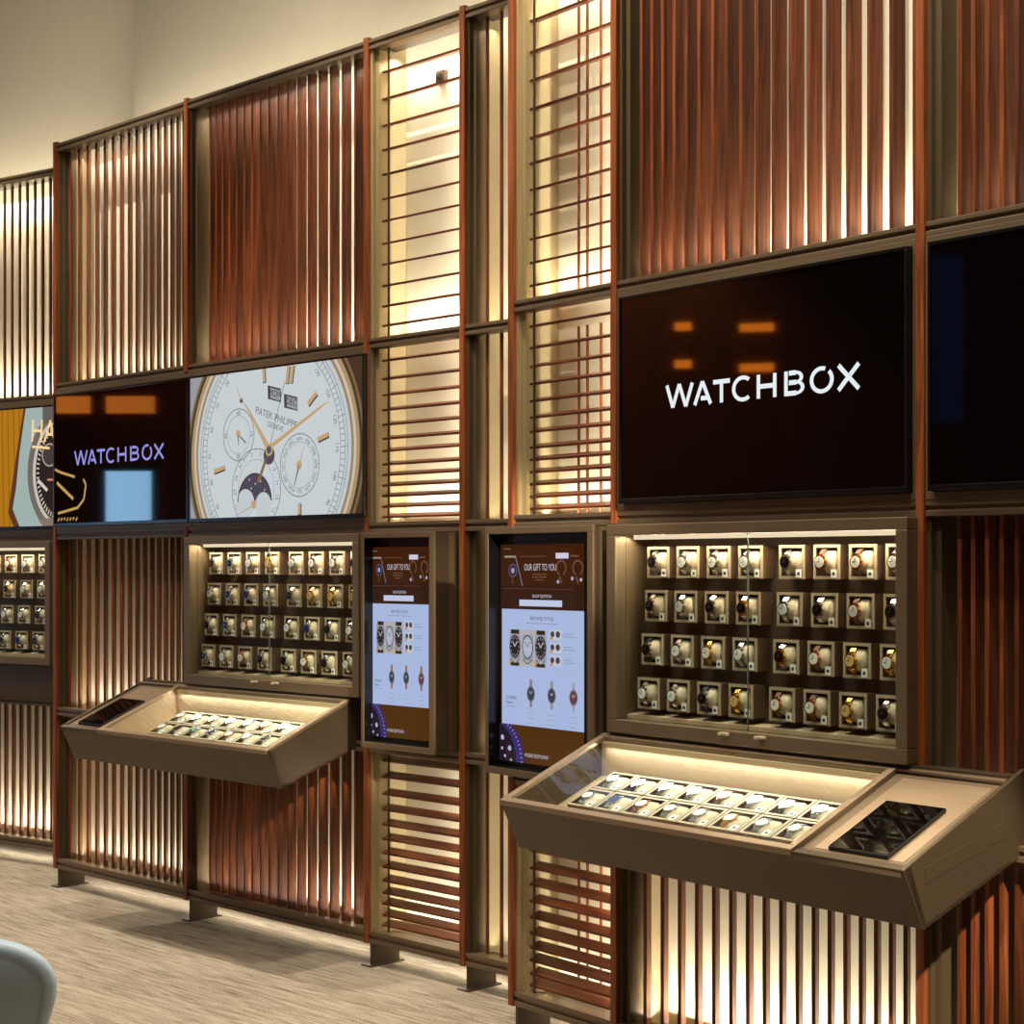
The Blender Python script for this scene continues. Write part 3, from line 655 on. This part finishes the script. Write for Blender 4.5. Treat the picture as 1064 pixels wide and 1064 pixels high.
def fill_cabinet(bay, cols, wkinds, cab, grp, names):
    for r_ in range(4):
        for i, u in enumerate(cols):
            place(bay, u + .0525, ROWW[r_], ROWZ[r_], 0, 1, wkinds[r_][i], '%s in %s row of %s' % (names[i], ['top', 'second', 'third', 'bottom'][r_], cab), grp)
wC = [[0, 1, 1, 1, 0, 4, 4, 1], [0, 1, 0, 7, 1, 0, 4, 0], [3, 1, 6, 1, 7, 4, 2, 6], [1, 1, 3, 2, 4, 4, 2, 0]]
wB = [[0, 0, 1, 2, 1, 1, 1, 0], [1, 0, 3, 1, 0, 2, 2, 2], [0, 0, 4, 1, 1, 5, 0, 1], [0, 1, 4, 0, 0, 4, 0, 1]]
wA = [[1, 4, 1, 1], [0, 7, 1, 1], [0, 1, 1, 0], [1, 0, 5, 0]]
fill_cabinet('C', [.652, .794, .936, 1.077, 1.252, 1.393, 1.533, 1.672], wC, 'near cabinet', 'in the near cabinet', ORD)
fill_cabinet('B', [1.308, 1.456, 1.603, 1.752, 1.930, 2.076, 2.223, 2.370], wB, 'middle cabinet', 'in the middle cabinet', ORD)
fill_cabinet('A', [-.165, -.019, .129, .276], wA, 'far left cabinet', 'in the far left cabinet', ['fourth from right', 'third from right', 'second from right', 'rightmost'])

# ---------------------------------------------------------------- sloping counters
TA = math.atan2(.195, .46)
def lidz(w, t=0): return 1.1485 - .424 * w - t / math.cos(TA)
def counter(bay, u0, u1, ug0, ug1, label, tabside):
    root = thing(bay, 'display_counter', label, 'display counter', (u0, 0, .785))
    th = .014
    F = lambda w, t=0: (w, lidz(w, t))
    m = MB()
    m.prof([(.482, lidz(.482)), (.402, .785), (.386, .79), (.452, lidz(.452, .004))], u0, u1)                       # front apron
    m.prof([(.402, .785), (.035, .912), (.035, .925), (.396, .80)], u0, u1)                                          # underside
    for a in (u0, u1 - th): m.prof([(.481, lidz(.482) + .001), (.401, .784), (-.028, .934), (-.028, lidz(-.028) + .002)], a, a + th)
    m.prof([(.034, .915), (.046, .915), (.046, lidz(.046)), (.034, lidz(.034))], u0 + th, u1 - th)
    dv = ug1 if tabside > 0 else ug0
    m.prof([F(.05, .012), F(.452, .012), (.39, .80), (.05, .925)], dv - .006, dv + .006)
    build(m, 'counter_body', M['bronzed'], bay, root, bevel=.002)
    a, b = ug0 + .008, ug1 - .008
    m = MB(); m.prof([F(.048, .128), F(.41, .128), F(.41, .120), F(.048, .120)], a, b)
    m.prof([F(.400, .120), (.448, lidz(.448, .014)), (.440, lidz(.440, .014)), F(.394, .120)], a, b)
    m.prof([F(.047, .12), F(.053, .12), F(.053, .012), F(.047, .012)], a, b)
    for q in (a, b - .004): m.prof([F(.05, .12), F(.41, .12), F(.45, .012), F(.05, .012)], q, q + .004)
    build(m, 'tray_lining', M['lining'], bay, root)
    m = MB(); m.box(u0 + .015, u1 - .015, -.028, .033, .945, 1.146); build(m, 'leak_filler', M['bronzed'], bay, root)  # added filler, closes the bright gap behind the counter top
    m = MB(); fw = .026
    m.prof([F(.028, .010), F(.050, .010), F(.050, -.006), F(.028, -.006)], ug0, ug1); m.prof([F(.462, .010), F(.484, .010), F(.484, -.006), F(.462, -.006)], ug0, ug1)
    for q in (ug0, ug1 - fw): m.prof([F(.050, .010), F(.462, .010), F(.462, -.006), F(.050, -.006)], q, q + fw)
    lf = build(m, 'lid_frame', M['bronzel'], bay, root, bevel=.002)
    m = MB(); m.prof([F(.050, .003), F(.462, .003), F(.462, -.002), F(.050, -.002)], ug0 + fw, ug1 - fw); build(m, 'glass_lid', M['glass'], bay, root)
    area(bay, (ug0 + ug1) / 2, .066, lidz(.066, .016), ug1 - ug0 - .1, .012, R(-30), 1.7 * (ug1 - ug0), (1, .92, .82), 'tray_fill')  # added fill lamp, lifts the dim tray interior
    a, b = (ug1 + .002, u1 - th) if tabside > 0 else (u0 + th, ug0 - .002)
    m = MB()
    m.prof([F(.046, .020), F(.478, .020), F(.478, .008), F(.046, .008)], a, b)
    build(m, 'tablet_shelf', M['bronze'], bay, root)
    m = MB(); m.prof([F(.065, .008), F(.438, .008), F(.438, .0065), F(.065, .0065)], a + .040, b - .022); build(m, 'recessed_plate', M['bronzel'], bay, root)
    m = MB(); m.prof([F(.030, .012), F(.046, .012), F(.046, -.004), F(.030, -.004)], a, b); build(m, 'back_ledge', M['bronze'], bay, root)
    if tabside > 0:
        m = MB(); m.prof([(.40, .900), (.064, .985), (.064, 1.028), (.40, .943)], u1, u1 + .0015); build(m, 'side_hatch', M['bronzed'], bay, root, bevel=.001)
    return root
def tablet(bay, ua, ub, label):
    F = lambda w, t=0: (w, lidz(w, t))
    o = thing(bay, 'tablet', label, 'tablet', ((ua + ub) / 2, .32, lidz(.32, .0065)))
    m = MB(); m.prof([F(.200, .0065), F(.440, .0065), F(.440, -.004), F(.200, -.004)], ua, ub); build(m, 'tablet_body', M['dark'], bay, o, bevel=.003)
    m = MB(); m.prof([F(.203, -.004), F(.437, -.004), F(.437, -.0048), F(.203, -.0048)], ua + .003, ub - .003); build(m, 'tablet_screen', M['scr'], bay, o)
counter('B', .842, 2.472, 1.170, 2.472, 'distant sloping glass-topped bronze counter holding fourteen watches', -1)
counter('C', .521, 2.165, .521, 1.788, 'near sloping glass-topped bronze counter with a tablet at right', 1)
tablet('B', .930, 1.140, 'black tablet on the left end of the distant counter')
tablet('C', 1.880, 2.082, 'black tablet on the right end of the near counter')
wT = [[1, 3, 8, 5, 4, 1, 3, 1], [1, 5, 4, 1, 1, 6, 1, 1]]
def traybox(bay, u, w, kind, where, grp, sc_):
    place(bay, u, w, lidz(w, .092), -(math.pi / 2 - TA), sc_, kind, where, grp)
for r_, w_ in enumerate((.122, .229)):
    for i in range(8): traybox('C', .680 + i * .1295, w_ , wT[r_][i], '%s in %s row of near counter' % (ORD[i], ['back', 'front'][r_]), 'in the near counter', (1.19, .45, 1.06))
    for i in range(7): traybox('B', 1.337 + i * .134, w_, wT[1 - r_][i], '%s in %s row of distant counter' % (ORD[i], ['back', 'front'][r_]), 'in the distant counter', (1.22, .45, 1.06))
for o in [proto_box] + protos:
    for ch in list(o.children): bpy.data.objects.remove(ch)
    bpy.data.objects.remove(o)

# ---------------------------------------------------------------- chair
def chair():
    root = bpy.data.objects.new('lounge_chair', None); C.objects.link(root); root.location = (-1.400, 4.30, 0); root.rotation_euler = (0, 0, R(18))
    cp(root, label='grey-blue leather chair, its back cut off by the bottom left corner', category='chair'); BASE[root.name] = (0, 0, 0)
    def pad(name, W, H, T, rc, cz, tilt, cy, curve, mat, tp=0):
        mb = MB(); nx, nz = 28, 22; vs = []
        # rounded-rectangle rings from the rim to the centre, both faces
        N = 64
        def rr(a, k):
            x, z = math.cos(a), math.sin(a); e = 2.7
            q = (abs(x) ** e + abs(z) ** e) ** (-1 / e); return x * q * W / 2 * k * (1 + tp * z * q), z * q * H / 2 * k
        prof = [(1.0, 0), (.985, .35), (.95, .62), (.89, .82), (.84, .80), (.80, .90), (.5, 1.0), (0.02, 1.05)]
        seq = [(k, -t) for k, t in reversed(prof)] + [(k, t) for k, t in prof[1:]]
        for k, t in seq:
            for i in range(N):
                a = 2 * math.pi * i / N; x, z = rr(a, k); y = t * T / 2 + curve * x * x
                vs.append((x, -(y * math.cos(tilt) + z * math.sin(tilt)) - cy, cz + z * math.cos(tilt) - y * math.sin(tilt)))
        fs = [(j * N + i, j * N + (i + 1) % N, (j + 1) * N + (i + 1) % N, (j + 1) * N + i) for j in range(len(seq) - 1) for i in range(N)]
        fs += [tuple(range(N)), tuple(range((len(seq) - 1) * N, len(seq) * N))]
        mb.faces(vs, fs); return build(mb, name, mat, 'W', root, smooth=True), rr, prof
    bk, rr, pr = pad('backrest', .50, .36, .075, .1, .615, R(-10), .0, -.9, M['leather'], .16)
    m = MB(); N = 160; tilt = R(-10)
    for i in range(N):
        for sg in (-1, 1):
            ps = []
            for a in (2 * math.pi * i / N, 2 * math.pi * (i + .55) / N):
                for k_ in (.862, .872):
                    x, z = rr(a, k_); y = sg * .0330 + -.9 * x * x
                    ps.append((x, -(y * math.cos(tilt) + z * math.sin(tilt)), .615 + z * math.cos(tilt) - y * math.sin(tilt)))
            m.poly([ps[0], ps[1], ps[3], ps[2]])
    build(m, 'stitching', M['stitch'], 'W', bk)
    st, _, _ = pad('seat', .54, .50, .09, .1, .43, R(84), .26, 0, M['leather'])
    m = MB(); m.box(-.03, .03, -.28 - .03, -.28 + .03, .02, .40); m.box(-.25, .25, -.30, -.26, 0, .02); m.box(-.02, .02, -.53, -.03, 0, .02)
    build(m, 'pedestal', M['dark'], 'W', root, bevel=.004)
    return root
chair()

# ---------------------------------------------------------------- lights
WARM = (1, .93, .78)
LUP = 3.6
COLS = (('A', -.83, .50, (1.1, 0, 0, 1.3, 1.5)), ('B', .01, 1.16, (.55, .40, 0, .45, .55)), ('B', 1.24, 2.51, (1.0, 0, 0, 1.0, .9)), ('B', 2.60, 3.11, (1.0, 0, 1.1, 1.3, 1.8)),
        ('B', 3.20, 3.50, (.45, .4, .45, .5, .7)), ('C', .03, .51, (.9, 0, 1.0, 1.2, 1.6)), ('C', .60, 1.81, (2.0, 0, 0, 1.3, 1.0)), ('C', 1.90, 3.08, (.25, .2, 0, .4, .3)))
for bay, u0, u1, ks in COLS:
    L = u1 - u0; um = (u0 + u1) / 2
    for z, k in zip((.155, .96, 1.90, 2.69), ks):
        if k: area(bay, um, -.125, z, L, .02, R(180 - 3), LUP * L * k, WARM, spread=R(150))
    area(bay, um, -.125, 3.90, L, .02, R(3), LUP * L * ks[4], WARM, spread=R(150))
for bay, u, k in (('B', 3.112, 1.0), ('C', .514, 1.0), ('B', 3.50, .35)):
    for z0, z1 in ((.16, .90), (1.91, 2.63), (2.70, 3.90)):
        h = z1 - z0; l_ = area(bay, u, -.12, (z0 + z1) / 2, h, .02, 0, 4.2 * h * k, WARM); l_.rotation_euler = (0, R(90), brz(bay) - R(20))
for bay, u0, u1 in (('A', -1.8, .50), ('B', 0.0, 3.45), ('C', 0.02, 3.1)):
    L = u1 - u0; um = (u0 + u1) / 2
    area(bay, um, -.28, 3.85, L, .05, R(180 - 14), 3.6 * L, WARM)
    area(bay, um, -.20, .094, L, .03, 0, 1.3 * L, WARM)
SP = 450
for u in (-1.6, -.3): spot('A', u, .90, 5.5, u, .3, 0, SP * .8, rad=.02)
for u in (.72, 2.69): spot('B', u, .95, 5.5, u, .3, 0, SP, rad=.02)
for u in (.40, 2.35): spot('C', u, .90, 5.5, u, .3, 0, SP, rad=.02)
for u in (-.3, 1.2, 2.7): spot('B', u, 2.5, 5.5, u, 1.6, 0, SP * .14, 60)
spot('C', 1.0, 2.6, 5.5, 1.0, 0.0, 2.2, SP * .3, 70); spot('C', 2.4, 2.6, 5.5, 2.2, 0.0, 2.2, SP * .3, 75)
def fill_spot(x, y, z, tx, ty, tz, power, size, rad=.1, col=(1, .88, .68)):
    l = bpy.data.lights.new('downlight_or_fill', 'SPOT'); l.energy = power; l.spot_size = R(size); l.spot_blend = .7; l.shadow_soft_size = rad; l.color = col
    o = bpy.data.objects.new('downlight_or_fill', l); C.objects.link(o); o.location = (x, y, z)
    o.rotation_euler = (Vector((tx, ty, tz)) - Vector((x, y, z))).to_track_quat('-Z', 'Y').to_euler()
p_ = P('C', 5.0, 1.8, 3.6)
for t_, pw, sz in ((P('C', 2.165, .26, .95), 2000, 10), (P('B', 2.472, .26, .99), 2000, 4.6), (P('B', 3.11, .08, 1.42), 2200, 9)):  # added narrow side spots, brighten the counter ends and kiosk side
    fill_spot(p_.x, p_.y, p_.z, t_.x, t_.y, t_.z, pw, sz, .05)
for x_, y_, tx, ty in ((-3.2, 8.0, -3.6, 10.6), (-1.6, 6.8, -1.3, 8.9), (-.4, 5.6, .1, 7.6)): fill_spot(x_, y_, 4.7, tx, ty, 5.0, 42, 85, .3, (1, .9, .76))  # added wash, brightens the wall above the frames
fill_spot(-8.6, 7.2, 5.4, -9.9, 7.2, 2.0, 350, 100, col=(1, .7, .4)); fill_spot(-8.6, 8.8, 5.4, -9.9, 8.8, 2.0, 250, 100, col=(1, .7, .4))  # added spots, light the unseen left wall for screen reflections
for x_, y_ in ((-2.5, 4.5), (1.5, 2.5), (-4.5, 8)):  # added soft fill under the ceiling, raises the ambient level
    l = bpy.data.lights.new('ceiling_fill', 'AREA'); l.shape = 'SQUARE'; l.size = 1.6; l.energy = 26; l.color = (1, .91, .78)
    o = bpy.data.objects.new('ceiling_fill', l); C.objects.link(o); o.location = (x_, y_, 5.5)
wd = bpy.data.worlds.new('world'); sc.world = wd; wd.use_nodes = True
wd.node_tree.nodes['Background'].inputs[0].default_value = (1, .85, .65, 1); wd.node_tree.nodes['Background'].inputs[1].default_value = .05
